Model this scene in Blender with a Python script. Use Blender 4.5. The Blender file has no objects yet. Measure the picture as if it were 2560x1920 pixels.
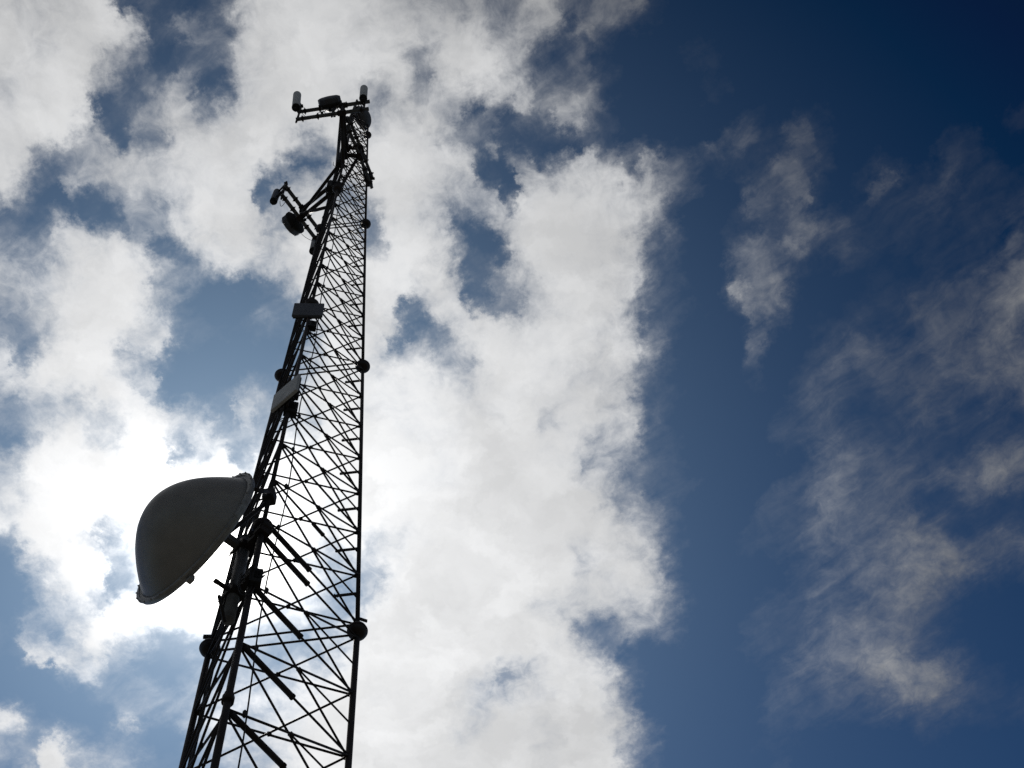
import bpy, bmesh, math, random
import numpy as np
from mathutils import Vector, Matrix
random.seed(5)
C = bpy.context.scene
COL = C.collection
V = Vector

# ------------------------------------------------------------------ camera
FPX, PW, PH = 3597.08, 2560, 1920            # focal length in photo pixels
PITCH, ROLL = 1.162543, -0.156586
CAM_Z = 1.80
fw = V((0, math.cos(PITCH), math.sin(PITCH)))
rt0 = V((1, 0, 0)); up0 = rt0.cross(fw)
RT = math.cos(ROLL) * rt0 + math.sin(ROLL) * up0
UP = -math.sin(ROLL) * rt0 + math.cos(ROLL) * up0
CAM = V((0, 0, CAM_Z))
cd = bpy.data.cameras.new('camera'); co = bpy.data.objects.new('camera', cd); COL.objects.link(co)
m = Matrix((RT, UP, -fw)).transposed().to_4x4(); m.translation = CAM
co.matrix_world = m
cd.sensor_width = 36; cd.lens = 36 * FPX / PW; cd.clip_end = 20000; cd.clip_start = 0.1
C.camera = co

def ray(px, py):
    return ((px - PW / 2) / FPX * RT - (py - PH / 2) / FPX * UP + fw)
def at(px, py, z):
    d = ray(px, py); return CAM + d * ((z - CAM_Z) / d.z)
def proj(p):
    q = p - CAM; z = q.dot(fw)
    return (PW / 2 + FPX * q.dot(RT) / z, PH / 2 - FPX * q.dot(UP) / z, z)

# ------------------------------------------------------------------ helpers
def frame_of(d):
    d = d.normalized()
    a = V((0, 0, 1)) if abs(d.z) < 0.9 else V((1, 0, 0))
    x = d.cross(a).normalized(); y = d.cross(x).normalized()
    return x, y, d

class MB:
    def __init__(s): s.v = []; s.f = []; s.sm = []
    def tube(s, a, b, r, r2=None, n=10, cap=True):
        r2 = r if r2 is None else r2
        x, y, d = frame_of(b - a); k = len(s.v)
        for p, q in ((a, r), (b, r2)):
            for i in range(n):
                t = 2 * math.pi * i / n
                s.v.append(p + x * (q * math.cos(t)) + y * (q * math.sin(t)))
        for i in range(n):
            j = (i + 1) % n
            s.f.append((k + i, k + j, k + n + j, k + n + i)); s.sm.append(True)
        if cap:
            s.f.append(tuple(k + n - 1 - i for i in range(n))); s.sm.append(False)
            s.f.append(tuple(k + n + i for i in range(n))); s.sm.append(False)
        return s
    def path(s, pts, r, n=8):
        pts = [V(p) for p in pts]; k = len(s.v); N = len(pts)
        x = None
        for i, p in enumerate(pts):
            d = (pts[min(i + 1, N - 1)] - pts[max(i - 1, 0)]).normalized()
            if x is None: x, _, _ = frame_of(d)
            x = (x - d * x.dot(d)).normalized(); y = d.cross(x)
            for j in range(n):
                t = 2 * math.pi * j / n
                s.v.append(p + x * (r * math.cos(t)) + y * (r * math.sin(t)))
        for i in range(N - 1):
            for j in range(n):
                l = (j + 1) % n
                s.f.append((k + i * n + j, k + i * n + l, k + (i + 1) * n + l, k + (i + 1) * n + j)); s.sm.append(True)
        s.f.append(tuple(k + n - 1 - j for j in range(n))); s.sm.append(False)
        s.f.append(tuple(k + (N - 1) * n + j for j in range(n))); s.sm.append(False)
        return s
    def box(s, c, ax, ay, az, bev=0.0):
        """box from half-axis vectors, optionally chamfered"""
        c = V(c); bm = bmesh.new(); bmesh.ops.create_cube(bm, size=2)
        lx, ly, lz = ax.length, ay.length, az.length
        for v in bm.verts: v.co = V((v.co.x * lx, v.co.y * ly, v.co.z * lz))
        if bev: bmesh.ops.bevel(bm, geom=list(bm.edges), offset=min(bev, lx * .9, ly * .9, lz * .9), segments=2, affect='EDGES', profile=.6)
        ux, uy, uz = ax.normalized(), ay.normalized(), az.normalized()
        bm.verts.index_update(); k = len(s.v)
        for v in bm.verts: s.v.append(c + ux * v.co.x + uy * v.co.y + uz * v.co.z)
        flip = ux.cross(uy).dot(uz) < 0
        for f in bm.faces:
            t = tuple(k + v.index for v in f.verts)
            s.f.append(t[::-1] if flip else t); s.sm.append(False)
        bm.free(); return s
    def lathe(s, o, ax, prof, n=48, smooth=True):
        """prof: list of (radius, distance along ax)"""
        x, y, d = frame_of(ax); k = len(s.v)
        for r, h in prof:
            for i in range(n):
                t = 2 * math.pi * i / n
                s.v.append(o + d * h + x * (r * math.cos(t)) + y * (r * math.sin(t)))
        for a in range(len(prof) - 1):
            for i in range(n):
                j = (i + 1) % n
                s.f.append((k + a * n + i, k + a * n + j, k + (a + 1) * n + j, k + (a + 1) * n + i)); s.sm.append(smooth)
        return s
    def plate(s, pts, nrm, th):
        """flat polygon plate of thickness th"""
        nrm = nrm.normalized(); k = len(s.v); n = len(pts)
        for p in pts: s.v.append(p + nrm * th / 2)
        for p in pts: s.v.append(p - nrm * th / 2)
        s.f.append(tuple(k + i for i in range(n))); s.sm.append(False)
        s.f.append(tuple(k + 2 * n - 1 - i for i in range(n))); s.sm.append(False)
        for i in range(n):
            j = (i + 1) % n
            s.f.append((k + j, k + i, k + n + i, k + n + j)); s.sm.append(False)
        return s
    def build(s, name, mat, parent=None, loc=None):
        me = bpy.data.meshes.new(name)
        org = V(loc) if loc is not None else (V(parent['_org']) if parent is not None and '_org' in parent else V((0, 0, 0)))
        me.from_pydata([tuple(v - org) for v in s.v], [], s.f)
        me.polygons.foreach_set('use_smooth', s.sm)
        me.materials.append(mat); me.validate(); me.update()
        bm = bmesh.new(); bm.from_mesh(me); bmesh.ops.recalc_face_normals(bm, faces=list(bm.faces)); bm.to_mesh(me); bm.free()
        o = bpy.data.objects.new(name, me); COL.objects.link(o)
        if parent is not None: o.parent = parent
        else: o.location = org
        return o

ROOTS = []
def tag(o, label, cat, group=None, kind=None):
    o['label'] = label; o['category'] = cat
    if group: o['group'] = group
    if kind: o['kind'] = kind
    return o
def thing(name, org, label, cat, group=None):
    o = bpy.data.objects.new(name, None); COL.objects.link(o)
    o.location = org; o['_org'] = tuple(org); o.empty_display_size = .2
    ROOTS.append(o)
    return tag(o, label, cat, group)
def sub(mb, name, mat, part, root):
    """a sub-part: mesh stays in the root's local frame"""
    o = mb.build(name, mat, None, V(root['_org'])); o.location = (0, 0, 0); o.parent = part
    return o

# ------------------------------------------------------------------ materials
def material(name, base, rough=.6, metal=0., spec=.4, var=.25, scale=14., tint=None, bump=.15):
    mt = bpy.data.materials.new(name); mt.use_nodes = True
    N = mt.node_tree.nodes; L = mt.node_tree.links; b = N['Principled BSDF']
    tc = N.new('ShaderNodeTexCoord')
    n1 = N.new('ShaderNodeTexNoise'); n1.inputs['Scale'].default_value = scale; n1.inputs['Detail'].default_value = 6; n1.inputs['Roughness'].default_value = .65
    L.new(tc.outputs['Object'], n1.inputs['Vector'])
    n2 = N.new('ShaderNodeTexNoise'); n2.inputs['Scale'].default_value = scale * .17; n2.inputs['Detail'].default_value = 4
    L.new(tc.outputs['Object'], n2.inputs['Vector'])
    mx = N.new('ShaderNodeMix'); mx.data_type = 'RGBA'
    c2 = tint or tuple(max(0, c * (1 - 1.6 * var)) for c in base)
    mx.inputs['A'].default_value = (*[c * (1 + .5 * var) for c in base], 1); mx.inputs['B'].default_value = (*c2, 1)
    ad = N.new('ShaderNodeMath'); ad.operation = 'MULTIPLY'; L.new(n1.outputs['Fac'], ad.inputs[0]); L.new(n2.outputs['Fac'], ad.inputs[1])
    mr = N.new('ShaderNodeMapRange'); mr.inputs['From Min'].default_value = .17; mr.inputs['From Max'].default_value = .36
    L.new(ad.outputs[0], mr.inputs['Value']); L.new(mr.outputs[0], mx.inputs['Factor']); L.new(mx.outputs['Result'], b.inputs['Base Color'])
    r2 = N.new('ShaderNodeMapRange'); r2.inputs['To Min'].default_value = max(.05, rough - .12); r2.inputs['To Max'].default_value = min(1, rough + .15)
    L.new(n1.outputs['Fac'], r2.inputs['Value']); L.new(r2.outputs[0], b.inputs['Roughness'])
    b.inputs['Metallic'].default_value = metal; b.inputs['Specular IOR Level'].default_value = spec
    if bump:
        bp = N.new('ShaderNodeBump'); bp.inputs['Strength'].default_value = bump; bp.inputs['Distance'].default_value = .004
        L.new(n1.outputs['Fac'], bp.inputs['Height']); L.new(bp.outputs[0], b.inputs['Normal'])
    return mt
M = dict(
    steel=material('dark_weathered_steel', (.017, .016, .018), .62, 0, .22, .35, 20, (.018, .011, .009)),
    galv=material('dull_galvanised_steel', (.075, .077, .082), .55, .2, .35, .3, 18),
    pole=material('grey_pole_paint', (.10, .105, .118), .5, 0, .4, .25, 9),
    ball=material('dark_red_ball_paint', (.011, .005, .005), .45, 0, .3, .35, 8, (.008, .004, .004)),
    radome=material('grey_radome_skin', (.19, .185, .18), .36, 0, .5, .14, 3.5, (.16, .155, .15), 0),
    rim=material('rim_band_metal', (.22, .225, .23), .42, .3, .5, .2, 12, None, .03),
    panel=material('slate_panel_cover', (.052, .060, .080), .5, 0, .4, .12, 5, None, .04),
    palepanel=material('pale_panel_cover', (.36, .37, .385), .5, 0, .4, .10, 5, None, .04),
    white=material('off_white_radome', (.46, .47, .49), .45, 0, .4, .12, 6, None, .04),
    black=material('black_housing', (.012, .012, .013), .6, 0, .25, .3, 20),
    cable=material('black_cable_jacket', (.012, .012, .013), .55, 0, .3, .2, 30),
    concrete=material('concrete', (.32, .31, .29), .9, 0, .2, .25, 6),
    ground=material('dry_grass_ground', (.088, .082, .072), .95, 0, .1, .5, 1.5, (.06, .06, .048)),
)

# ------------------------------------------------------------------ tower geometry
H = 10.0
TX, TY = -3.884, 10.7303
PSI = 2.665476
HZ1 = 18.2015 + CAM_Z                  # height of the lowest ball joint
SIDE = [(-2, 2.170), (0, 2.1825), (1, 1.7114), (2, 1.2333), (3, .7787), (4, .34)]
def side(t):
    for (a, sa), (b, sb) in zip(SIDE, SIDE[1:]):
        if t <= b: return sa + (sb - sa) * (t - a) / (b - a)
    return SIDE[-1][1]
ANG = {'A': 0, 'B': 2 * math.pi / 3, 'C': 4 * math.pi / 3}
def zt(t): return HZ1 + t * H
def L_(n, t):
    a = PSI + ANG[n]; r = side(t) / math.sqrt(3)
    return V((TX + r * math.cos(a), TY + r * math.sin(a), zt(t)))
def leg_r(t): return .046 if t < 0 else (.035 if t < 1 else (.033 if t < 2 else .031))
TBOT = -2.0; TTOP = 3.30

tower = thing('lattice_tower', V((TX, TY, zt(TBOT))), 'tall dark three-legged steel lattice tower carrying the dishes and antennas', 'tower')
for n in 'ABC':
    mb = MB(); cuts = [TBOT, -1, 0, 1, 2, 3, TTOP]
    for a, b in zip(cuts, cuts[1:]):
        mb.tube(L_(n, a), L_(n, b), leg_r((a + b) / 2), n=14)
    for j in (-1, 0, 1, 2, 3):
        d = (L_(n, j + .01) - L_(n, j)).normalized(); p = L_(n, j)
        rr = leg_r(j - .1)
        mb.tube(p - d * .03, p + d * .03, rr * 2.0, n=14)
        for k in range(6):
            x, y, _ = frame_of(d); o = p + (x * math.cos(k * 1.047) + y * math.sin(k * 1.047)) * rr * 1.55
            mb.tube(o - d * .06, o + d * .06, .011, n=6)
    mb.build('leg', M['steel'], tower)

def nodes():
    out = []
    for k in range(-2, 4):
        ts = [k + .02 + .96 * j / 7 for j in range(8)]
        out.append([t for t in ts if t <= TTOP + .001])
    return out
FACES = [('A', 'B'), ('B', 'C'), ('C', 'A')]
def outn(a, b, t):
    mid = (L_(a, t) + L_(b, t)) / 2 - V((TX, TY, zt(t))); return mid.normalized()
def brace_r(t): return .0175 if t < 0 else (.018 if t < 1 else (.0175 if t < 2 else .017))
def xbrace(mb, a, b, t0, t1):
    n = outn(a, b, t0); r = brace_r(t0)
    p, q = L_(a, t0), L_(b, t1); u, w = L_(b, t0), L_(a, t1)
    o = n * (r * 1.02)
    mb.tube(p + o, q + o, r, n=6); mb.tube(u - o, w - o, r, n=6)
    # crossing point and its gusset
    d1 = q - p; s0 = (u - p).length; s1 = (w - q).length
    f = s0 / (s0 + s1); c = p + d1 * f
    e1 = d1.normalized(); e2 = (w - u).normalized()
    g = r * 1.9
    mb.plate([c + e1 * g, c + e2 * g, c - e1 * g, c - e2 * g], n, r * 3.4)
    # end gussets on the legs
    for l, t, oth in ((a, t0, b), (b, t0, a)):
        pt = L_(l, t); up = (L_(l, t + .01) - pt).normalized(); h = (L_(oth, t) - pt).normalized(); k = r * 4.6
        mb.plate([pt + up * k, pt + h * k * 1.15 + up * k * .25, pt + h * k * 1.15 - up * k * .25, pt - up * k], n, r * 1.1)
    return c
low = MB()
for ts in nodes():
    for j in range(len(ts) - 1):
        t0, t1 = ts[j], ts[j + 1]; shown = t1 > -.50
        for a, b in FACES:
            mb = MB() if shown else low
            c = xbrace(mb, a, b, t0, t1)
            if shown: mb.build('cross_brace', M['steel'], tower)
            if a == 'B' and shown:
                tm = (t0 + t1) / 2
                MB().tube(c, L_('C', tm), brace_r(t0) * .85, n=6).build('sub_strut', M['steel'], tower)
            if a == 'C' and t0 > 0:
                tm = t0 + (t1 - t0) * .62
                p = L_('C', tm); dr = (L_('A', tm) - p).normalized(); ln = .40 * (.55 + .45 * side(tm) / 2.18)
                e = p + dr * ln; up = V((0, 0, 1)); nn = outn('C', 'A', tm)
                mb = MB(); r = .020 if t0 < 1 else .016
                mb.box((p + e) / 2, dr * ln / 2, nn * .006, up * r * 1.6, .002)
                mb.box((p + e) / 2 + nn * r + up * r * 1.0, dr * ln / 2, nn * r, up * .005, .001)
                for q in (.80, .93):
                    h = p + dr * ln * q; mb.tube(h - up * .05, h + up * .05, .010, n=6)
                mb.build('cable_bracket', M['steel'], tower)
    for t in ts:
        if t < -.5: continue
        for a, b in (('A', 'B'), ('B', 'C')):
            n = outn(a, b, t)
            mb = MB().tube(L_(a, t) + n * .012, L_(b, t) + n * .012, brace_r(t) * (1.05), n=6)
            o = mb.build('horizontal_strut', M['steel'], tower)
            if a == 'B' and t < .2:
                p, q = L_('B', t) + n * .012, L_('C', t) + n * .012
                if t < .05: s0, s1, rr = .03, .47, .040
                else: s0, s1, rr = .45, .57, .030
                sub(MB().tube(p + (q - p) * s0, p + (q - p) * s1, rr, n=12).tube(p + (q - p) * (s1 - .012), p + (q - p) * (s1 + .004), rr * 1.12, n=12), 'sleeve', M['steel'], o, tower)
low.build('lower_bracing', M['steel'], tower)['kind'] = 'stuff'
for k in range(0, 4):
    for dt in (-.0135, .0135):
        n = outn('C', 'A', k)
        MB().tube(L_('C', k + dt) - n * .03, L_('A', k + dt) - n * .03, brace_r(k) * 1.1, n=6).build('joint_strut', M['steel'], tower)
# step flange on the near leg and stub arms beside the lowest balls
p = L_('C', .035); d = (at(918, 1553, p.z) - p)
MB().box(p + d * .5, d * .5, V((0, 0, 1)) * .03, V((0, 0, 1)).cross(d.normalized()) * .012, .003).build('stub_arm', M['steel'], tower)
p = L_('A', .030); d = (at(508, 1592, p.z) - p)
MB().box(p + d * .5, d * .5, V((0, 0, 1)) * .035, V((0, 0, 1)).cross(d.normalized()) * .02, .003).build('stub_arm', M['steel'], tower)
d = V((0, 0, 1)); p = L_('B', -.412)
MB().tube(p - d * .05, p + d * .05, .075, n=14).tube(p + d * .05, p + d * .12, .058, n=14).build('leg_collar', M['steel'], tower)
MB().lathe(V((TX, TY, zt(TBOT))), V((0, 0, 1)), [(0, -.3), (2.0, -.3), (2.0, .22), (1.96, .26), (0, .26)], 6, False).build('foundation', M['concrete'], tower)

# ------------------------------------------------------------------ balls
BR = .135
lab = {('A', 0): 'dark red ball on the left leg, lowest of that leg, beside the big dish',
       ('B', 0): 'dark red ball on the near leg right behind the big dish mount',
       ('C', 0): 'largest ball, on the straight right-hand leg near the bottom of the picture',
       ('A', 1): 'dark ball on the left leg just above the tilted pale panel',
       ('B', 1): 'dark ball half hidden behind the level slate panel',
       ('C', 1): 'dark ball on the right-hand leg level with the tilted pale panel',
       ('A', 2): 'dark ball on the left leg where the side antenna frame ends',
       ('B', 2): 'dark ball on the near leg among the side frame struts',
       ('C', 2): 'small dark ball on the right-hand leg below the stub antennas',
       ('C', 3): 'topmost ball of the tower, just under the small white dish'}
for (n, k), l in lab.items():
    p = L_(n, k); b = (.151, .151, .142, .127)[k]
    prof = [(b * math.sin(math.pi * i / 20), -b * math.cos(math.pi * i / 20)) for i in range(21)]
    o = MB().lathe(p, V((0, 0, 1)), prof, 32).tube(p - V((0, 0, b * 1.12)), p + V((0, 0, b * 1.12)), leg_r(k) * 1.5, n=12)
    seam = [(b * 1.0, -.012), (b * 1.035, -.012), (b * 1.035, .012), (b * 1.0, .012)]
    o.lathe(p, V((0, 0, 1)), seam, 32, False)
    tag(o.build('marker_ball', M['ball'], None, p), l, 'ball', 'balls clamped to the tower legs')

# ------------------------------------------------------------------ big dish with its mount pipe
PT = at(614, 1352, zt(.015)); PB = V((PT.x, PT.y, zt(-.195)))
mp = thing('dish_mount', PB, 'thick grey vertical pipe clamped to the near leg behind the big dish', 'dish mount')
MB().tube(PB, PT, .088, n=24).lathe(PT, V((0, 0, 1)), [(.088, 0), (.095, .0), (.095, .03), (0, .035)], 24).lathe(PB, V((0, 0, -1)), [(.088, 0), (.08, .015), (0, .016)], 24).build('pipe', M['pole'], mp)
for t in (-.012, -.135):
    p = V((PT.x, PT.y, zt(t))); q = L_('B', t); d = (q - p); h = d.normalized(); sd = h.cross(V((0, 0, 1)))
    mb = MB().box((p + q) / 2, d * .5, sd * .055, V((0, 0, .07)), .01)
    mb.box(q + h * .02, h * .075, sd * .095, V((0, 0, .11)), .012)
    mb.box(p, h * .125, sd * .115, V((0, 0, .06)), .01)
    for s in (-1, 1):
        for zz in (-.05, .05):
            mb.tube(q + sd * s * .085 + V((0, 0, zz)) - h * .16, q + sd * s * .085 + V((0, 0, zz)) + h * .15, .012, n=6)
            mb.tube(p + sd * s * .10 + V((0, 0, zz * .7)) - h * .19, p + sd * s * .10 + V((0, 0, zz * .7)) + h * .12, .011, n=6)
    mb.build('clamp', M['steel'], mp)
p = V((PT.x, PT.y, zt(-.128))); e = at(540, 1453, p.z); d = e - p; h = d.normalized()
MB().box(p + d * .55, d * .45, V((0, 0, .018)), h.cross(V((0, 0, 1))) * .03, .004).box(e, h * .03, V((0, 0, .025)), h.cross(V((0, 0, 1))) * .03, .006).build('bracket', M['steel'], mp)
p = V((PT.x, PT.y, zt(-.215))); e = at(548, 1492, zt(-.20))
MB().tube(p + (e - p) * .2, e, .025, n=8).box(e, V((.02, 0, 0)), V((0, .02, 0)), V((0, 0, .022)), .004).build('bracket', M['steel'], mp)
MB().path([PB + V((-.10, -.04, 0)) + V((0, 0, 2.4 * i / 12)) + V((.01 * math.sin(i), 0, 0)) for i in range(13)], .013, 6).build('cable', M['cable'], mp)

aim = (-.76 * RT + .65 * UP) * math.cos(.30) - (ray(487, 1350).normalized()) * math.sin(.30)
DAX = V((aim.x, aim.y, aim.z * .25)).normalized()
DC = at(489, 1344, zt(-.045)); DR = 1.125
dish = thing('dish_antenna', DC, 'huge grey domed dish antenna hiding the sun at the left of the tower', 'dish antenna')
dep = .80
prof = [(DR * .945, -.02)] + [(DR * .945 * (1 - i / 30), dep * (1 - (1 - i / 30) ** 2.05)) for i in range(31)]
MB().lathe(DC, DAX, prof, 96).build('radome', M['radome'], dish)
rimb = MB().lathe(DC, DAX, [(DR * .93, .022), (DR * .965, .03), (DR * .995, .024), (DR * 1.0, .005), (DR * 1.0, -.045), (DR * .985, -.065), (DR * .94, -.07)], 96)
rimb.lathe(DC, DAX, [(DR * .97, .040), (DR * 1.014, .036), (DR * 1.018, .012), (DR * .99, .008)], 96, False)
x, y, d = frame_of(DAX)
for i in range(32):
    t = 2 * math.pi * i / 32; o = DC + (x * math.cos(t) + y * math.sin(t)) * DR * 1.008
    rimb.tube(o + d * .02, o + d * .052, .013, n=6)
rimb.build('rim', M['rim'], dish)
back = [(DR * .98, -.05)] + [(DR * .97 * (1 - i / 14), -.05 - .17 * (1 - (1 - i / 14) ** 2)) for i in range(1, 14)] + [(.05, -.225), (0, -.225)]
MB().lathe(DC, DAX, back, 96).build('reflector', M['galv'], dish)
HB = DC - DAX * .19
MB().lathe(HB, -DAX, [(.26, -.06), (.26, .02), (.15, .03), (.15, .09), (0, .09)], 32).build('hub', M['galv'], dish)
S0 = at(556, 1336, zt(-.01)); S1 = V((PT.x, PT.y, zt(-.01))); sd_ = (S1 - S0)
MB().box((S0 + S1) / 2, sd_ * .52, V((0, 0, .075)), sd_.cross(V((0, 0, 1))).normalized() * .05, .012).tube(HB, S0 + sd_ * .1, .06, n=12).build('hub_bracket', M['galv'], dish)
# side struts from the rim to the near leg
def rimpt(px, py):
    best = None
    for i in range(720):
        t = math.pi * i / 360; o = DC + (x * math.cos(t) + y * math.sin(t)) * DR - d * .08
        q = proj(o); e = (q[0] - px) ** 2 + (q[1] - py) ** 2
        if best is None or e < best[0]: best = (e, o)
    return best[1]
MB().tube(rimpt(628, 1222), L_('B', .115), .030, n=10).build('strut', M['steel'], dish)
b2 = L_('B', .085); MB().tube(HB - DAX * .05, b2, .033, n=10).build('strut', M['steel'], dish)
b2 = L_('B', .10); MB().box(b2, V((.09, 0, 0)), V((0, .09, 0)), V((0, 0, .13)), .02).build('strut_clamp', M['steel'], dish)
r_ = rimpt(575, 1440)
MB().path([rimpt(478, 1442), at(500, 1448, zt(-.12)), at(540, 1453, zt(-.128))], .006, 5).build('stay_wire', M['cable'], dish)
q = rimpt(474, 1442); rr_ = (q - DC); rr_ = (rr_ - d * rr_.dot(d)).normalized()
MB().box(q + rr_ * .02 + d * .02, d * .04, rr_ * .07, d.cross(rr_) * .045, .012).build('lug', M['rim'], dish)

# ------------------------------------------------------------------ flat panels
def panel(tl, tr, br, bl, t, mat, label, leg, tl_leg):
    """a rectangular panel whose lower edge stands at height zt(t); corners give its bearing"""
    zb = zt(t)
    b0, b1 = at(*bl, zb), at(*br, zb); w = b1 - b0; w.z = 0
    # height that lines the upper edge up
    best = min((abs(proj(b0 + V((0, 0, h)))[1] - tl[1]), h) for h in [i * .01 for i in range(20, 220)])[1]
    ux = w.normalized(); uz = V((0, 0, 1)); un = ux.cross(uz)
    if un.dot(CAM - b0) < 0: un = -un
    c = (b0 + b1) / 2 + uz * best / 2
    root = thing('panel_antenna', c, label, 'panel antenna', 'flat panel antennas on the tower')
    MB().box(c - un * .03, ux * w.length / 2, un * .03, uz * best / 2, .018).build('cover', mat, root)
    MB().box(c - un * .075, ux * w.length * .47, un * .018, uz * best * .47, .01).build('back_tray', M['black'], root)
    q = L_(leg, tl_leg); q2 = V((q.x, q.y, c.z)); st = c - un * .09
    mb = MB()
    for s in (-.3, .3):
        a = st + uz * best * s; l = L_(leg, (a.z - HZ1) / H)
        mb.tube(a, l, .022, n=8); mb.box(l, ux * .055, un * .055, uz * .04, .008)
    mb.build('bracket', M['black'], root)
    mb = MB(); mb.tube(st - uz * best * .62 - un * .02, st + uz * best * .5 - un * .02, .024, n=10); mb.build('mount_pole', M['steel'], root)
    return root, c, ux, uz, un
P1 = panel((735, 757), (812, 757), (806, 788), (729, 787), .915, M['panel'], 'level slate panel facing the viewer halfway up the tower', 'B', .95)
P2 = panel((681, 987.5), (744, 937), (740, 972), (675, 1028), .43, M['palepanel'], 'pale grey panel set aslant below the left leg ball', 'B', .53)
def radio(c, ax, ay, az, label, loops=3):
    root = thing('radio_unit', c, label, 'radio unit', 'radio boxes bolted to the near leg')
    MB().box(c, ax, ay, az, .02).build('housing', M['black'], root)
    mb = MB(); n = 7
    for i in range(n):
        o = c + ax * (1.12) + ay * (-0.8 + 1.6 * i / (n - 1)); mb.box(o, ax * .16, ay * .05, az * .9)
        mb.box(c + ay * 1.0 + ax * 0 + az * 0, ax * .5, ay * .06, az * .5)
    mb.build('heat_sink', M['black'], root)
    mb = MB()
    for i in range(loops):
        s = c - az + ax * (.5 - .5 * i); r = .10 + .035 * i
        pts = [s + V((0, 0, -.02))]
        for k in range(1, 12):
            a = math.pi * k / 11
            pts.append(s + (ax.normalized() * (1 - math.cos(a)) * r * .8 + V((0, 0, -1)) * math.sin(a) * r * 2.2))
        pts.append(pts[-1] + V((0, 0, .25)))
        MB.path(mb, pts, .008, 6)
        mb.box(s, V((.02, 0, 0)), V((0, .02, 0)), V((0, 0, .03)))
    mb.build('jumper_cables', M['cable'], root)
    return root
def rad_at(px, py, t, w, h, dpt, label, loops=3):
    c = at(px, py, zt(t)); f = (CAM - c); f.z = 0; f.normalize(); s = f.cross(V((0, 0, 1)))
    return radio(c, s * w / 2, f * dpt / 2, V((0, 0, h / 2)), label, loops)
rad_at(782, 815, .875, .15, .30, .13, 'black radio box on the near leg right under the level slate panel', 2)
rad_at(729, 1024, .44, .20, .40, .15, 'black radio box with looping cables under the slanted pale panel', 3)
rad_at(739, 990, .50, .11, .18, .10, 'small black box at the right end of the slanted pale panel', 1)
rad_at(641, 1446, -.150, .15, .34, .13, 'rust dark box on the near leg beside the lower dish mount clamp', 2)

# ------------------------------------------------------------------ antenna frames near the top
def vlen(p, dpx):
    """height above p that spans dpx photo pixels"""
    a = proj(p); b = proj(p + V((0, 0, 1))); return dpx / math.hypot(b[0] - a[0], b[1] - a[1])
def frame(e0, e1, t, leg, t_arm, label, sep=1.02, pr=.060, extra=(), armf=.5):
    z = zt(t); a, b = at(*e0, z), at(*e1, z); c = (a + b) / 2
    root = thing('antenna_frame', c, label, 'antenna frame', 'pipe frames that carry antennas near the tower top')
    u = V((0, 0, sep)); ux = (b - a).normalized()
    for o in (V((0, 0, 0)), u):
        MB().tube(a + o, b + o, pr, n=14).build('pipe', M['galv'], root)
    n = ux.cross(V((0, 0, 1)))
    j = a + (b - a) * armf
    for o, tt in ((V((0, 0, 0)), t_arm), (u, t_arm + sep / H)):
        q = L_(leg, tt)
        mb = MB().tube(j + o, q, .062, n=12).box(j + o, ux * .11, n * .075, V((0, 0, .075)), .01)
        mb.box(q, ux * .085, n * .085, V((0, 0, .12)), .012)
        mb.build('standoff_arm', M['steel'], root)
    MB().tube(j - V((0, 0, .18)), j + u + V((0, 0, .18)), .04, n=12).build('upright', M['steel'], root)
    for (pl, tt) in extra:
        MB().tube(j + u * .5, L_(pl, tt), .050, n=10).build('strut', M['steel'], root)
    mb = MB()
    for s in (-.82, -.4, .35, .8):
        for o in (V((0, 0, 0)), u):
            mb2 = MB().box(c + (b - a) * .5 * s + o, ux * .03, n * .065, V((0, 0, .065)), .006)
            for k in (-1, 1): mb2.tube(c + (b - a) * .5 * s + o + V((0, 0, .05 * k)) - n * .10, c + (b - a) * .5 * s + o + V((0, 0, .05 * k)) + n * .10, .009, n=6)
            mb2.build('clamp', M['steel'], root)
    return root, a, b, c, ux, n, u
def canister(base, top, r, frame_pt, u, label, mat='white'):
    """upright canister antenna on a mount pole"""
    root = thing('canister_antenna', base, label, 'canister antenna', 'round canister antennas on the pipe frames')
    d = top - base; h = d.length
    MB().lathe(base, d, [(0, 0.0), (r * .80, 0.0), (r * .97, .02), (r, .04), (r, h - .02), (r * .985, h - .005), (r * .95, h), (0, h + .004)], 32).build('cover', M[mat], root)
    sub_c = MB().lathe(base, -d, [(r * 1.02, -.035), (r * 1.04, -.03), (r * 1.04, .012), (r * .6, .03), (0, .03)], 32)
    sub_c.build('end_cap', M['black'], root)
    mb = MB()
    x, y, dd = frame_of(d)
    for k in range(4):
        o = base - dd * .03 + (x * math.cos(k * 1.57 + .4) + y * math.sin(k * 1.57 + .4)) * r * .6
        mb.tube(o, o - dd * .11, .017, n=8)
    mb.build('connectors', M['black'], root)
    pb = V((frame_pt.x, frame_pt.y, frame_pt.z - .35)); pt = V((frame_pt.x, frame_pt.y, frame_pt.z + u.z + .45))
    MB().tube(pb, pt, .032, n=12).tube(pb - V((0, 0, .12)), pb, .012, .032, n=10).build('mount_pole', M['steel'], root)
    mb = MB()
    for s in (.18, .8):
        o = base + d * s; q = V((frame_pt.x, frame_pt.y, o.z)); mb.tube(o, q, .028, n=8); mb.box(q, V((.05, 0, 0)), V((0, .05, 0)), V((0, 0, .04)), .006)
    mb.box(base - dd * .12, x * .05, y * .05, dd * .06, .008)
    o = base - dd * .12; mb.tube(o, V((frame_pt.x, frame_pt.y, o.z)), .022, n=8)
    mb.build('bracket', M['black'], root)
    return root
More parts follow.
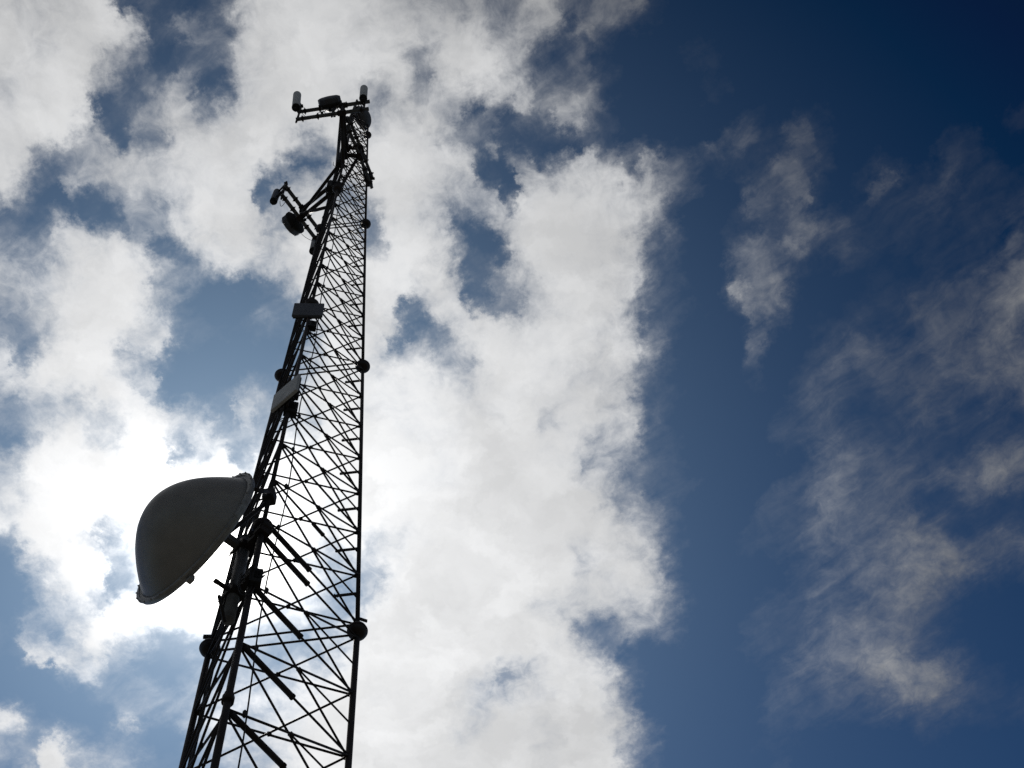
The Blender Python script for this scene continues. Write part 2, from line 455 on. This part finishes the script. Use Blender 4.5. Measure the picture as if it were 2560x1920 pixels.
def drum(c, ax, r, h, label, fp, u):
    root = thing('drum_antenna', c, label, 'drum antenna', 'shallow drum antennas at the middle of the pipe frames')
    MB().lathe(c, ax, [(r * .93, 0), (r, .03), (r, h * .8), (r * .96, h * .9), (r * .8, h * 1.0), (r * .4, h * 1.06), (0, h * 1.08)], 10, False).build('cover', M['panel'], root)
    MB().lathe(c, -ax, [(r * 1.03, -.06), (r * 1.05, -.05), (r * 1.05, .03), (r * .6, .12), (r * .3, .20), (0, .20)], 24).build('rear_housing', M['black'], root)
    x, y, d = frame_of(ax); mb = MB()
    fpz = V((fp.x, fp.y, fp.z))
    mb.tube(fpz - V((0, 0, .30)), fpz + u + V((0, 0, .40)), .034, n=12)
    mb.tube(fpz - V((0, 0, .44)), fpz - V((0, 0, .30)), .010, .034, n=8)
    mb.build('mount_pole', M['steel'], root)
    mb = MB(); q = V((fp.x, fp.y, c.z))
    mb.tube(c - ax.normalized() * .12, q, .06, n=10).box(q, V((.09, 0, 0)), V((0, .09, 0)), V((0, 0, .12)), .012)
    for k in range(5):
        o = c - ax.normalized() * (.16) + V((random.uniform(-.3, .3), random.uniform(-.12, .12), random.uniform(-.45, -.2)))
        mb.box(o, V((.035, 0, 0)), V((0, .03, 0)), V((0, 0, .07)), .008)
        mb.tube(o, q, .012, n=6)
    mb.build('bracket', M['black'], root)
    return root

# frame 1: top, toward the viewer
F1 = frame((740, 299), (922, 272), 2.40, 'B', 2.40, 'top pipe frame reaching out from the tower above everything else', extra=(('A', 2.62), ('B', 2.30)), armf=.62)
root, a, b, c, ux, n, u = F1
def can_on(fr, f, bpx, tpx, dz, h, r, label, mat='white'):
    fp = fr[1] + (fr[2] - fr[1]) * f
    base = at(*bpx, fp.z + dz); top = at(*tpx, base.z + h)
    return canister(base, top, r, fp, fr[6], label, mat)
can_on(F1, .015, (740, 269), (743, 237), .85, 1.2, .124, 'pale grey canister antenna at the left end of the top pipe frame')
can_on(F1, .93, (908, 246), (910, 221), .85, 1.0, .116, 'pale grey canister antenna at the right end of the top pipe frame')
out = ((c - V((TX, TY, c.z)))); out.z = 0; out.normalize()
dc = at(826, 262, F1[3].z + 1.25)
drum(dc, V((out.x, out.y, .10)), .345, .24, 'hexagonal looking slate drum antenna at the middle of the top frame', F1[1] + (F1[2] - F1[1]) * .50, u)

# frame 2: left side
F2 = frame((704, 486), (796, 606), 2.33, 'A', 2.33, 'side pipe frame slanting down left of the tower', sep=1.05, extra=(('B', 2.38), ('A', 2.20)))
root, a, b, c, ux, n, u = F2
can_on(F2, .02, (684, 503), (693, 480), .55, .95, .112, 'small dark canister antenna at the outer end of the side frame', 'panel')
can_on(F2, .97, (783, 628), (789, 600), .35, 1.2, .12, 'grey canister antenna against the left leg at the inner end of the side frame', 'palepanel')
out = ((c - V((TX, TY, c.z)))); out.z = 0; out.normalize()
dc = at(738, 556, F2[3].z + .75)
drum(dc, V((out.x, out.y, .05)), .36, .26, 'black drum antenna hanging at the middle of the left side frame', F2[1] + (F2[2] - F2[1]) * .52, u)

# frame 3: across the right of the tower
F3 = frame((930, 470), (868, 312), 2.42, 'B', 2.42, 'pipe frame crossing in front of the upper lattice down to the right leg', sep=1.0, pr=.048, extra=(('A', 2.10), ('C', 2.42)))
root, a, b, c, ux, n, u = F3
def stub(base, top, r, label):
    root = thing('stub_antenna', base, label, 'stub antenna', 'short stub antennas on the right of the tower')
    d = (top - base)
    MB().lathe(base, d, [(0, 0), (r, .01), (r, d.length - .02), (r * .8, d.length), (0, d.length)], 16).build('cover', M['black'], root)
    MB().box(base + d * .2, V((.09, 0, 0)), V((0, .09, 0)), V((0, 0, .06)), .01).tube(base + d * .2, L_('C', (base.z - HZ1) / H), .02, n=8).build('bracket', M['steel'], root)
stub(at(918, 448, zt(2.47)), at(937, 446, zt(2.47)), .045, 'short black stub pointing right from the right-hand leg, upper one')
stub(at(922, 455, zt(2.43)), at(930, 471, zt(2.43)), .05, 'short black stub slanting down beside the right-hand leg, lower one')
rad_at(921, 443, 2.49, .22, .30, .2, 'black box on the right-hand leg between the two stub antennas', 1)
rad_at(836, 470, 2.10, .34, .60, .26, 'black box crowded behind the side frame where its struts meet the near leg', 2)
rad_at(852, 410, 2.36, .22, .34, .18, 'small dark box on the near leg where the long strut of the side frame ends', 1)
rad_at(873, 300, 2.95, .22, .30, .18, 'grey dark box under the top pipe frame next to the small white dish', 1)

# ------------------------------------------------------------------ small dish at the top right
sc_ = at(903, 296, zt(3.17)); ax = at(930, 287, zt(3.17)) - sc_; ax.z = 0; ax.normalize()
sd = thing('dish_antenna', sc_, 'small domed dish antenna at the top right of the tower', 'dish antenna')
R2 = .43
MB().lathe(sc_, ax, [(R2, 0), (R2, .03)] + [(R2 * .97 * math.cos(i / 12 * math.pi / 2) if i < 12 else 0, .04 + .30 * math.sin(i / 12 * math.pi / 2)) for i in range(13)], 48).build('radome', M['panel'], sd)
MB().lathe(sc_, ax, [(R2 * .9, .03), (R2 * 1.03, .04), (R2 * 1.03, -.05), (R2 * .8, -.10), (R2 * .3, -.2), (0, -.2)], 48).build('reflector', M['steel'], sd)
q = L_('C', 3.17); mb = MB().tube(sc_ - ax * .15, q, .045, n=12).box(q, V((.07, 0, 0)), V((0, .07, 0)), V((0, 0, .12)), .012)
mb.build('bracket', M['steel'], sd)

# ------------------------------------------------------------------ cables
def cable(pts, r, label, grp, name='cable', cat='cable'):
    o = MB().path(pts, r, 8).build(name, M['cable'], None, pts[0]); return tag(o, label, cat, grp)
pts = []
t = -1.95
while t < 2.9:
    b_, c_ = L_('B', t), L_('C', t); k = .125 + .02 * math.sin(t * 9.5)
    pts.append(b_ + (c_ - b_) * k + outn('B', 'C', t) * .03); t += .068
cable(pts, .011, 'thin black cable strung down the lattice just right of the near leg', None)
mb = MB()
grip = thing('cable_grips', L_('B', 0), 'row of small black clips holding the thin cable to the lattice', 'cable clips')
for ts in nodes():
    for t in ts[:-1]:
        if -.5 < t < 2.9:
            tt = t + .02; b_, c_ = L_('B', tt), L_('C', tt); o = b_ + (c_ - b_) * .125 + outn('B', 'C', tt) * .02
            MB().box(o, (c_ - b_).normalized() * .022, outn('B', 'C', tt) * .02, V((0, 0, .055)), .008).build('clip', M['black'], grip)
# feeder lines up the face between the left and the near leg
tops = [.02, .45, .88, 2.05, 2.30, 2.40, 2.55]
fr_ = [.95, .965, .98, .935, .92, .905, .89]
descr = ['ending at the big dish', 'ending at the slanted pale panel', 'ending at the level slate panel', 'ending below the side frame', 'ending at the side frame', 'ending at the top frame', 'running highest of all']
for i, (tp, k) in enumerate(zip(tops, fr_)):
    pts = []; t = -1.95
    while t < tp:
        a_, b_ = L_('A', t), L_('B', t)
        pts.append(b_ + (a_ - b_) * k + outn('A', 'B', t) * (-.055 - .012 * (i % 3) + .004 * math.sin(t * 7 + i))); t += .11
    cable(pts, .015 if i in (1, 3, 5) else .011, 'black feeder line between left and near leg, ' + descr[i], 'feeder lines up the left face of the tower', 'feeder_line', 'feeder line')
# loose jumpers
def arc(p, q, sag, n=14, sidew=V((0, 0, 0))):
    return [p + (q - p) * (i / n) + (V((0, 0, -sag)) + sidew) * (4 * (i / n) * (1 - i / n)) for i in range(n + 1)]
zz = F1[3].z
cable(arc(F1[1] + V((.1, 0, .9)), F1[1] + (F1[2] - F1[1]) * .35 + V((0, 0, 1.0)), .9), .008, 'slack thin wire between left canister and top pipe', 'loose wires on the pipe frames', 'loose_wire', 'wire')
cable(arc(F1[1] + (F1[2] - F1[1]) * .33 + V((0, 0, 1.0)), F1[1] + (F1[2] - F1[1]) * .46 + V((0, 0, .1)), .25), .008, 'short slack wire left of the drum on the top frame', 'loose wires on the pipe frames', 'loose_wire', 'wire')
cable(arc(at(754, 585, zt(2.36)), at(790, 603, zt(2.30)), .15), .007, 'thin wire from the hanging black drum to the left leg', 'loose wires on the pipe frames', 'loose_wire', 'wire')
cable(arc(at(700, 503, zt(2.38)), at(713, 505, zt(2.38)), .5), .008, 'small loop of wire below the outer canister of the side frame', 'loose wires on the pipe frames', 'loose_wire', 'wire')
cable(arc(at(718, 535, zt(2.38)), at(722, 562, zt(2.38)), .2, 14, (at(706, 550, zt(2.38)) - at(720, 550, zt(2.38)))), .007, 'curl of wire at the left of the hanging black drum', 'loose wires on the pipe frames', 'loose_wire', 'wire')

# ------------------------------------------------------------------ ground
gs = 6000
me = bpy.data.meshes.new('ground'); me.from_pydata([(-gs, -gs, 0), (gs, -gs, 0), (gs, gs, 0), (-gs, gs, 0)], [], [(0, 1, 2, 3)])
me.materials.append(M['ground']); g = bpy.data.objects.new('ground', me); COL.objects.link(g); g['kind'] = 'structure'

# ------------------------------------------------------------------ sun and sky
SUNPX = (530, 1398)
SD = ray(*SUNPX).normalized()
ELEV = math.asin(SD.z); AZ = math.atan2(SD.x, SD.y)
ld = bpy.data.lights.new('sun', 'SUN'); ld.energy = 3.0; ld.angle = math.radians(.5); ld.color = (1, .95, .88)
lo = bpy.data.objects.new('sun', ld); COL.objects.link(lo); lo.rotation_euler = SD.to_track_quat('Z', 'Y').to_euler()

# cloud cover seen from below, 48 x 36 samples (0 clear .. 9 thick), row by row
COVER = """
777888511137 788887776654 574344100000 000000000000
877898723337 889988887875 663421000000 000000000000
887975411237 799877745886 521100001100 000000000000
788963324227 899888855896 422210000100 000000000000
788963257327 888874645567 745410000100 000000000000
899931457578 888886776524 325310000001 011000000001
889531448888 974588887444 111110000022 121000001100
863466667888 841389988741 423652421111 221001001110
842545677888 445569988652 667775522002 231012112111
530013447988 466537986556 788877610003 220011121111
213521447898 657864887247 799887420011 122211111112
434778613688 578886898412 799987210023 231211111113
646788853457 578888897325 688877211023 210111011123
566889843100 158888868624 679877210043 410001122234
457899851000 227888737874 678874111014 200011232234
346899672211 214888524688 888776210002 001111223334
648996461100 014887464589 888778311002 001232123334
779997520000 116887787579 987775310001 011222223334
466689710115 438898888888 888875110000 012112232123
445656976415 355897788888 978866200000 112211232121
258966984744 466999888889 988756110000 112221211112
589999999482 887899998899 888654210000 002322111244
589999999995 998899988889 999772111000 012322223353
689999999998 998689999999 899953310000 123322211211
899975899999 998699888899 999886410000 123323421111
289864999999 997586689999 998786510000 112233443133
057993567999 986445899999 999688620000 012233455522
026871468999 886434899999 998778630000 012223442110
025537889999 655338999999 976875541010 012233421000
143688644565 434369999999 997225430000 012333321000
155663311323 234579999998 888630000000 022334322100
001442301344 346789999884 588873000000 123345553110
000122333455 556898899876 778862000000 232223553211
520014423455 778999999769 989975000000 111112222111
524202113455 778998999789 878986300000 100000010000
248644311345 579999999899 989994100000 100000000000
"""
G = np.array([[int(ch) for ch in row.replace(' ', '')] for row in COVER.strip().split('\n')], float) / 9
GH, GW = G.shape
# single holes, puffs and streaks: x, y, half-length, half-width, turn, cover
PUFFS = """
350,20,75,18,15,5 390,140,25,60,0,15 430,45,40,20,0,15 500,35,35,18,20,15 480,75,45,25,0,45 430,145,35,30,0,12 525,205,32,45,0,8
450,225,40,14,10,60 310,195,22,18,0,20 335,240,30,18,30,20 285,150,20,30,-10,55 260,265,28,18,0,10 275,310,45,22,10,8 290,345,35,12,10,12
225,290,15,20,0,80 375,350,25,22,0,30 260,370,50,14,0,65 110,405,20,18,0,30 150,395,28,10,0,35 160,500,60,35,25,3 245,530,80,35,20,6
90,545,50,30,0,10 290,555,35,15,10,10 190,470,20,25,0,65 150,545,30,18,0,35 20,520,15,22,0,15 60,590,35,14,10,20 200,600,60,30,30,75
400,600,40,18,25,12 440,625,40,14,20,12 390,515,12,12,0,35 320,490,18,10,0,40 520,270,18,18,0,45
1030,125,20,10,5,25 1060,195,22,22,0,35 945,240,18,12,0,35 1190,280,22,28,10,8 1270,300,30,35,0,8 1125,340,25,15,20,45 1260,370,20,40,0,6
1170,345,30,20,30,40 1240,355,20,25,0,60 1225,395,35,22,10,15 1265,430,20,40,0,4 1165,565,40,18,35,10 1195,590,40,18,30,5 1225,620,55,24,10,1
1130,530,18,12,30,30 755,420,60,25,-15,3 795,365,20,20,0,40 680,440,25,18,-30,12 765,340,18,14,0,45 810,385,15,20,0,30 665,470,18,30,10,12
665,500,18,25,0,10 695,575,35,18,0,40 760,455,40,14,0,60 930,560,20,20,0,30 945,600,15,30,0,35
85,670,22,12,20,40 385,700,20,12,35,20 425,690,25,12,30,45 50,880,25,35,20,25 58,905,12,12,0,12 10,795,25,10,-10,30 15,1100,14,28,0,8
40,1040,30,10,15,25 30,1000,30,8,0,30 170,1010,40,14,0,55 300,885,14,10,0,25 330,870,30,10,-20,40 380,865,35,12,0,75 405,890,15,18,0,70
380,960,8,20,-20,75 345,970,12,10,0,15 525,830,18,10,-30,35 445,1125,20,18,0,20 465,1140,14,25,30,25 620,1030,18,40,10,60 590,1130,12,20,0,20
225,1100,30,12,0,60 280,1110,25,12,20,55 480,900,90,60,0,2 550,760,60,60,0,2 500,980,60,20,-10,3
1180,670,40,25,20,14 1200,740,38,36,10,6 1240,690,20,15,0,30 1250,770,25,15,0,5 1020,770,20,16,30,8 1045,815,38,24,10,5 1090,830,40,14,20,18
1000,850,35,14,-20,15 970,870,12,16,0,15 1110,870,30,10,10,35 1165,905,20,15,30,45 660,800,10,22,-10,40
1545,780,18,12,0,35 1285,740,10,12,0,15 1500,1110,12,10,0,40 1485,1150,10,8,0,40 1375,1055,14,18,-35,60 1590,1230,30,10,-15,50
265,1340,16,16,0,30 325,1300,18,10,0,40 250,1320,10,20,-10,30 285,1462,22,32,0,14 225,1430,30,35,0,90 215,1495,10,20,0,60 130,1590,30,8,15,20
120,1635,60,14,25,70 75,1610,20,16,40,60 270,1565,70,25,-25,90 240,1640,25,30,0,60 215,1690,12,25,-10,60 315,1650,12,35,15,40 320,1810,25,20,0,55
310,1755,25,8,-10,35 400,1750,35,12,20,35 30,1800,40,25,10,65 45,1845,30,10,0,30 131,1885,35,45,0,90 195,1905,40,20,20,60 140,1738,80,25,0,1
470,1605,65,16,0,8 30,1500,25,60,0,1 60,1690,60,30,0,1 230,1780,60,30,0,3 380,1660,50,30,0,5 420,1850,50,40,0,3
860,1480,20,22,0,15 790,1410,18,14,0,30 915,1400,22,25,20,55 925,1480,18,25,25,50 700,1580,35,14,0,35 745,1600,30,16,0,20 1265,1685,20,20,0,40
1480,30,50,20,-30,45 1455,75,25,20,-40,55 1450,155,30,16,10,40 1420,45,10,25,0,15 1345,110,12,18,0,25 1330,145,30,10,-10,15 1395,270,30,18,10,60
1305,240,25,25,0,70 1480,260,25,20,30,40 1420,300,16,14,0,60 1450,385,25,14,0,75 1310,410,20,18,0,60 1360,420,20,10,0,20 1615,430,16,40,10,70
1575,420,12,25,10,25 1715,430,25,12,-20,35 1790,375,40,10,-35,30 1870,350,25,18,0,30
1995,330,40,30,0,30 1960,420,35,30,0,38 1995,480,25,20,0,42 2200,455,20,14,0,40 2200,490,14,8,0,40 2030,565,50,14,20,35 1970,620,22,20,0,45
1850,720,18,22,0,56 1945,735,14,20,0,48 1875,765,22,12,0,38 1895,860,20,12,0,35 1760,640,60,60,0,2 1750,900,80,120,0,1 1800,1500,120,150,0,1
1870,560,60,18,-5,6 1925,1560,110,70,-50,13 1940,1300,130,60,-45,11 1990,1750,110,50,-20,12 1935,1860,90,40,-10,5 2070,720,60,30,0,3
131,1895,38,42,0,96 95,1640,45,10,22,80 150,1652,40,11,18,80 290,1560,45,16,-30,97 235,1590,30,14,-35,97 20,1800,30,16,0,85 322,1806,16,13,0,75 215,1430,20,24,0,98 230,1640,14,22,0,75 1290,350,70,26,10,10 1235,425,40,35,0,6 1285,470,22,50,0,4 1380,370,80,22,0,4 1180,320,30,16,30,25
"""
FINE = 10                                     # one fine sample per 10 photo pixels
yy, xx = np.mgrid[0:PH // FINE, 0:PW // FINE].astype(float)
PX, PY = (xx + .5) * FINE, (yy + .5) * FINE
gx, gy = PX / PW * GW - .5, PY / PH * GH - .5
num = np.zeros_like(PX); den = np.zeros_like(PX)
for dj in range(-2, 3):
    for di in range(-2, 3):
        i0, j0 = np.rint(gx) + di, np.rint(gy) + dj
        k = np.exp(-((i0 - gx) ** 2 + (j0 - gy) ** 2) / (2 * .46 ** 2))
        num += k * G[np.clip(j0, 0, GH - 1).astype(int), np.clip(i0, 0, GW - 1).astype(int)]; den += k
FM = num / den
for it in PUFFS.split():
    x_, y_, a_, b_, r_, v_ = [float(q) for q in it.split(',')]
    c_, s_ = math.cos(math.radians(r_)), math.sin(math.radians(r_))
    ddx, ddy = PX - x_, PY - y_
    dd = np.sqrt(((ddx * c_ + ddy * s_) / a_) ** 2 + ((-ddx * s_ + ddy * c_) / b_) ** 2)
    q = np.clip((1.45 - dd) / 1.0, 0, 1); q = q * q * (3 - 2 * q) * .85
    FM = FM * (1 - q) + v_ / 100 * q
FM = FM ** (1.30 - .20 * np.clip((PX - 1350) / 350, 0, 1))
def sample(px, py):
    x = min(max(px / FINE - .5, 0), PW // FINE - 1.001); y = min(max(py / FINE - .5, 0), PH // FINE - 1.001)
    i, j = int(x), int(y); fx, fy = x - i, y - j
    return (FM[j, i] * (1 - fx) + FM[j, i + 1] * fx) * (1 - fy) + (FM[j + 1, i] * (1 - fx) + FM[j + 1, i + 1] * fx) * fy
def plan(px, py):
    d = ray(px, py); return d.x / d.z, d.y / d.z
cs = [plan(px, py) for px in (0, 1280, 2560) for py in (0, 960, 1920)]
X0, X1 = min(c[0] for c in cs) - .01, max(c[0] for c in cs) + .01
Y0, Y1 = min(c[1] for c in cs) - .01, max(c[1] for c in cs) + .01
pa, pb = plan(2100, 1500), plan(2280, 1372); FIB = -math.atan2(pb[1] - pa[1], pb[0] - pa[0])
NU, NV = 112, 90
TAB = np.zeros((NV, NU))
for j in range(NV):
    for i in range(NU):
        qx = X0 + (X1 - X0) * i / (NU - 1); qy = Y0 + (Y1 - Y0) * j / (NV - 1)
        p = proj(CAM + V((qx, qy, 1)))
        TAB[j, i] = sample(p[0], p[1])

w = bpy.data.worlds.new('World'); C.world = w; w.use_nodes = True
N = w.node_tree.nodes; LK = w.node_tree.links
for n in list(N): N.remove(n)
def node(t, **k):
    n = N.new(t)
    for a, b in k.items(): setattr(n, a, b)
    return n
def inp(n, i, v):
    if isinstance(v, bpy.types.NodeSocket): LK.new(v, n.inputs[i])
    else: n.inputs[i].default_value = v
def mth(op, a, b=0., c=None, clamp=False):
    n = node('ShaderNodeMath', operation=op, use_clamp=clamp); inp(n, 0, a); inp(n, 1, b)
    if c is not None: inp(n, 2, c)
    return n.outputs[0]
def vec(op, a, b=(0, 0, 0), scale=None):
    n = node('ShaderNodeVectorMath', operation=op); inp(n, 0, a); inp(n, 1, b)
    if scale is not None: inp(n, 'Scale', scale)
    return n.outputs['Value'] if op in ('DOT_PRODUCT', 'LENGTH') else n.outputs['Vector']
def mixc(f, a, b):
    n = node('ShaderNodeMix', data_type='RGBA'); inp(n, 'Factor', f)
    LK.new(a, n.inputs['A']) if isinstance(a, bpy.types.NodeSocket) else setattr(n.inputs['A'], 'default_value', a)
    LK.new(b, n.inputs['B']) if isinstance(b, bpy.types.NodeSocket) else setattr(n.inputs['B'], 'default_value', b)
    return n.outputs['Result']
def maprange(v, a, b, c, d, kind='LINEAR'):
    n = node('ShaderNodeMapRange', interpolation_type=kind)
    for i, x in enumerate((v, a, b, c, d)): inp(n, i, x)
    return n.outputs[0]
def noise(v, scale, detail, rough, dist=0., lac=2.0):
    n = node('ShaderNodeTexNoise', noise_dimensions='2D'); inp(n, 'Vector', v)
    inp(n, 'Scale', scale); inp(n, 'Detail', detail); inp(n, 'Roughness', rough); inp(n, 'Distortion', dist); inp(n, 'Lacunarity', lac)
    return n
tc = node('ShaderNodeTexCoord'); D = tc.outputs['Generated']
sep = node('ShaderNodeSeparateXYZ'); LK.new(D, sep.inputs[0])
zc = mth('MAXIMUM', sep.outputs[2], .10)
cq = node('ShaderNodeCombineXYZ'); inp(cq, 0, mth('DIVIDE', sep.outputs[0], zc)); inp(cq, 1, mth('DIVIDE', sep.outputs[1], zc))
Q = cq.outputs[0]                                   # where the ray meets the cloud layer, seen in plan
CELL = (X1 - X0) / 48
# wind-torn edges: push the plan position about
wn = noise(Q, .42 / CELL, 3, .55)
wv = vec('SCALE', vec('SUBTRACT', wn.outputs['Color'], (.5, .5, .5)), scale=CELL * 1.0)
wn2 = noise(vec('ADD', Q, (3.7, 1.3, 0)), 1.5 / CELL, 8, .66)
wv2 = vec('SCALE', vec('SUBTRACT', wn2.outputs['Color'], (.5, .5, .5)), scale=CELL * 1.35)
QW = vec('ADD', vec('ADD', Q, wv), wv2)
s2 = node('ShaderNodeSeparateXYZ'); LK.new(QW, s2.inputs[0])
uu = maprange(s2.outputs[0], X0, X1, 0., 1.); vv = maprange(s2.outputs[1], Y0, Y1, 0., float(NV - 1))
cu = node('ShaderNodeCombineXYZ'); [inp(cu, i, uu) for i in range(3)]
cv = node('ShaderNodeCombineXYZ'); [inp(cv, i, vv) for i in range(3)]
acc = None
for j in range(0, NV, 3):
    cn = node('ShaderNodeRGBCurve'); LK.new(cu.outputs[0], cn.inputs['Color'])
    for ch in range(3):
        cur = cn.mapping.curves[ch]
        cur.points[0].location = (0, TAB[j + ch, 0]); cur.points[1].location = (1, TAB[j + ch, -1])
        for i in range(1, NU - 1): cur.points.new(i / (NU - 1), TAB[j + ch, i])
        for pt in cur.points: pt.handle_type = 'AUTO_CLAMPED'
    cn.mapping.update()
    d_ = vec('ABSOLUTE', vec('SUBTRACT', cv.outputs[0], (j, j + 1, j + 2)))
    wt = vec('MAXIMUM', vec('SUBTRACT', (1, 1, 1), d_), (0, 0, 0))
    v_ = vec('DOT_PRODUCT', wt, cn.outputs['Color'])
    acc = v_ if acc is None else mth('ADD', acc, v_)
# beyond the mapped patch the layer goes on at random
far = noise(Q, 2.2, 5, .6)
farc = maprange(far.outputs['Fac'], .42, .62, 0., .9, 'SMOOTHSTEP')
ctr = ((X0 + X1) / 2, (Y0 + Y1) / 2, 0)
dq = vec('ABSOLUTE', vec('SUBTRACT', Q, ctr)); sd3 = node('ShaderNodeSeparateXYZ'); LK.new(dq, sd3.inputs[0])
ex = mth('MAXIMUM', mth('SUBTRACT', sd3.outputs[0], (X1 - X0) / 2), mth('SUBTRACT', sd3.outputs[1], (Y1 - Y0) / 2))
fo = maprange(ex, 0., .25, 0., 1., 'SMOOTHSTEP')
cov = mth('ADD', mth('MULTIPLY', acc, mth('SUBTRACT', 1., fo)), mth('MULTIPLY', farc, fo))
# fine fibres and puffs
fb = noise(vec('ADD', Q, wv), 1.0 / CELL, 10, .66, .25)
fb2 = noise(vec('ADD', Q, (9.1, 4.2, 0)), .35 / CELL, 7, .58, .4)
rot = node('ShaderNodeVectorRotate', rotation_type='Z_AXIS'); LK.new(vec('ADD', Q, wv), rot.inputs['Vector']); rot.inputs['Angle'].default_value = FIB
fib = noise(vec('MULTIPLY', rot.outputs[0], (.22, 1.25, 1)), .9 / CELL, 7, .62, .15)
thin = maprange(cov, .10, .55, 1., 0., 'SMOOTHSTEP')
edge = mth('MULTIPLY_ADD', mth('MULTIPLY', cov, mth('SUBTRACT', 1., cov)), maprange(thin, 0., 1., 2.9, 1.5), .05)
dn = mth('MULTIPLY', mth('SUBTRACT', mth('ADD', mth('MULTIPLY', fb.outputs['Fac'], .6), mth('MULTIPLY', fb2.outputs['Fac'], .5)), .55), 1.5)
fibd = mth('MULTIPLY', mth('MULTIPLY', mth('SUBTRACT', fib.outputs['Fac'], .5), 1.1), mth('MULTIPLY', thin, maprange(cov, .01, .16, 0., 1.)))
opa = mth('ADD', mth('ADD', cov, mth('MULTIPLY', fibd, .34)), mth('MULTIPLY', dn, edge), clamp=True)
opa = mth('ADD', mth('MULTIPLY', maprange(opa, .03, .94, 0., 1.), .45), mth('MULTIPLY', maprange(opa, .08, .90, 0., 1., 'SMOOTHSTEP'), .55))
# angle to the sun
cosg = vec('DOT_PRODUCT', D, tuple(SD)); gam = mth('ARCCOSINE', mth('MINIMUM', cosg, .999999))
def gauss(width, amp): return mth('MULTIPLY', mth('EXPONENT', mth('MULTIPLY', mth('POWER', mth('DIVIDE', gam, width), 2.), -1.)), amp)
def expo(width, amp): return mth('MULTIPLY', mth('EXPONENT', mth('MULTIPLY', mth('DIVIDE', gam, width), -1.)), amp)
# clouds: bright where light comes through from behind, greyer where the layer is thick
sh = noise(vec('ADD', QW, (5.5, 7.7, 0)), .26 / CELL, 8, .55, .3)
shade = maprange(sh.outputs['Fac'], .32, .66, .86, 1.08)
cb = mth('MULTIPLY', mth('ADD', mth('ADD', gauss(.24, .34), gauss(.085, .48)), maprange(gam, .36, .50, .62, .265, 'SMOOTHSTEP')), shade)
cb = mth('ADD', cb, gauss(.05, .9))
ccol = node('ShaderNodeVectorMath', operation='SCALE'); ccol.inputs[0].default_value = (.985, .993, 1.0); LK.new(cb, ccol.inputs['Scale'])
STR = .10
sky = node('ShaderNodeTexSky', sky_type='NISHITA'); sky.sun_disc = False; sky.sun_elevation = ELEV; sky.sun_rotation = AZ
sky.altitude = 200; sky.air_density = 1.0; sky.dust_density = .6; sky.ozone_density = 2.0
scol = vec('SCALE', sky.outputs[0], scale=STR)
# deep, contrasty blue of a clean sky exposed for the sun
deep = vec('SUBTRACT', vec('MULTIPLY', scol, (.362, .602, .894)), (.0455, .1003, .2543))
deep = vec('MAXIMUM', deep, vec('MULTIPLY', scol, (.02, .06, .12)))
full = mixc(opa, deep, ccol.outputs[0])
glow = mth('ADD', gauss(.028, 3.5), expo(.030, .9))
gcol = node('ShaderNodeVectorMath', operation='SCALE'); gcol.inputs[0].default_value = (1.0, .955, .86); LK.new(glow, gcol.inputs['Scale'])
tot = vec('SCALE', vec('ADD', full, gcol.outputs[0]), scale=1 / STR)
bg = node('ShaderNodeBackground'); LK.new(tot, bg.inputs[0]); bg.inputs[1].default_value = STR
wo = node('ShaderNodeOutputWorld'); LK.new(bg.outputs[0], wo.inputs[0])

for r_ in ROOTS:
    if '_org' in r_: del r_['_org']
vs = C.view_settings; vs.view_transform = 'Standard'; vs.look = 'None'; vs.exposure = 0; vs.gamma = 1; vs.use_curve_mapping = False
C.render.film_transparent = False
C.cycles.max_bounces = 6; C.cycles.use_denoising = False
print('P2', (L_('B', .5) - P2[1]).dot(P2[4]), (L_('B', .95) - P1[1]).dot(P1[4]));print('SUN elev', math.degrees(ELEV), 'az', math.degrees(AZ), 'DAX', DAX, 'aim', aim, 'cell', CELL, X0, X1, Y0, Y1, proj(PB))
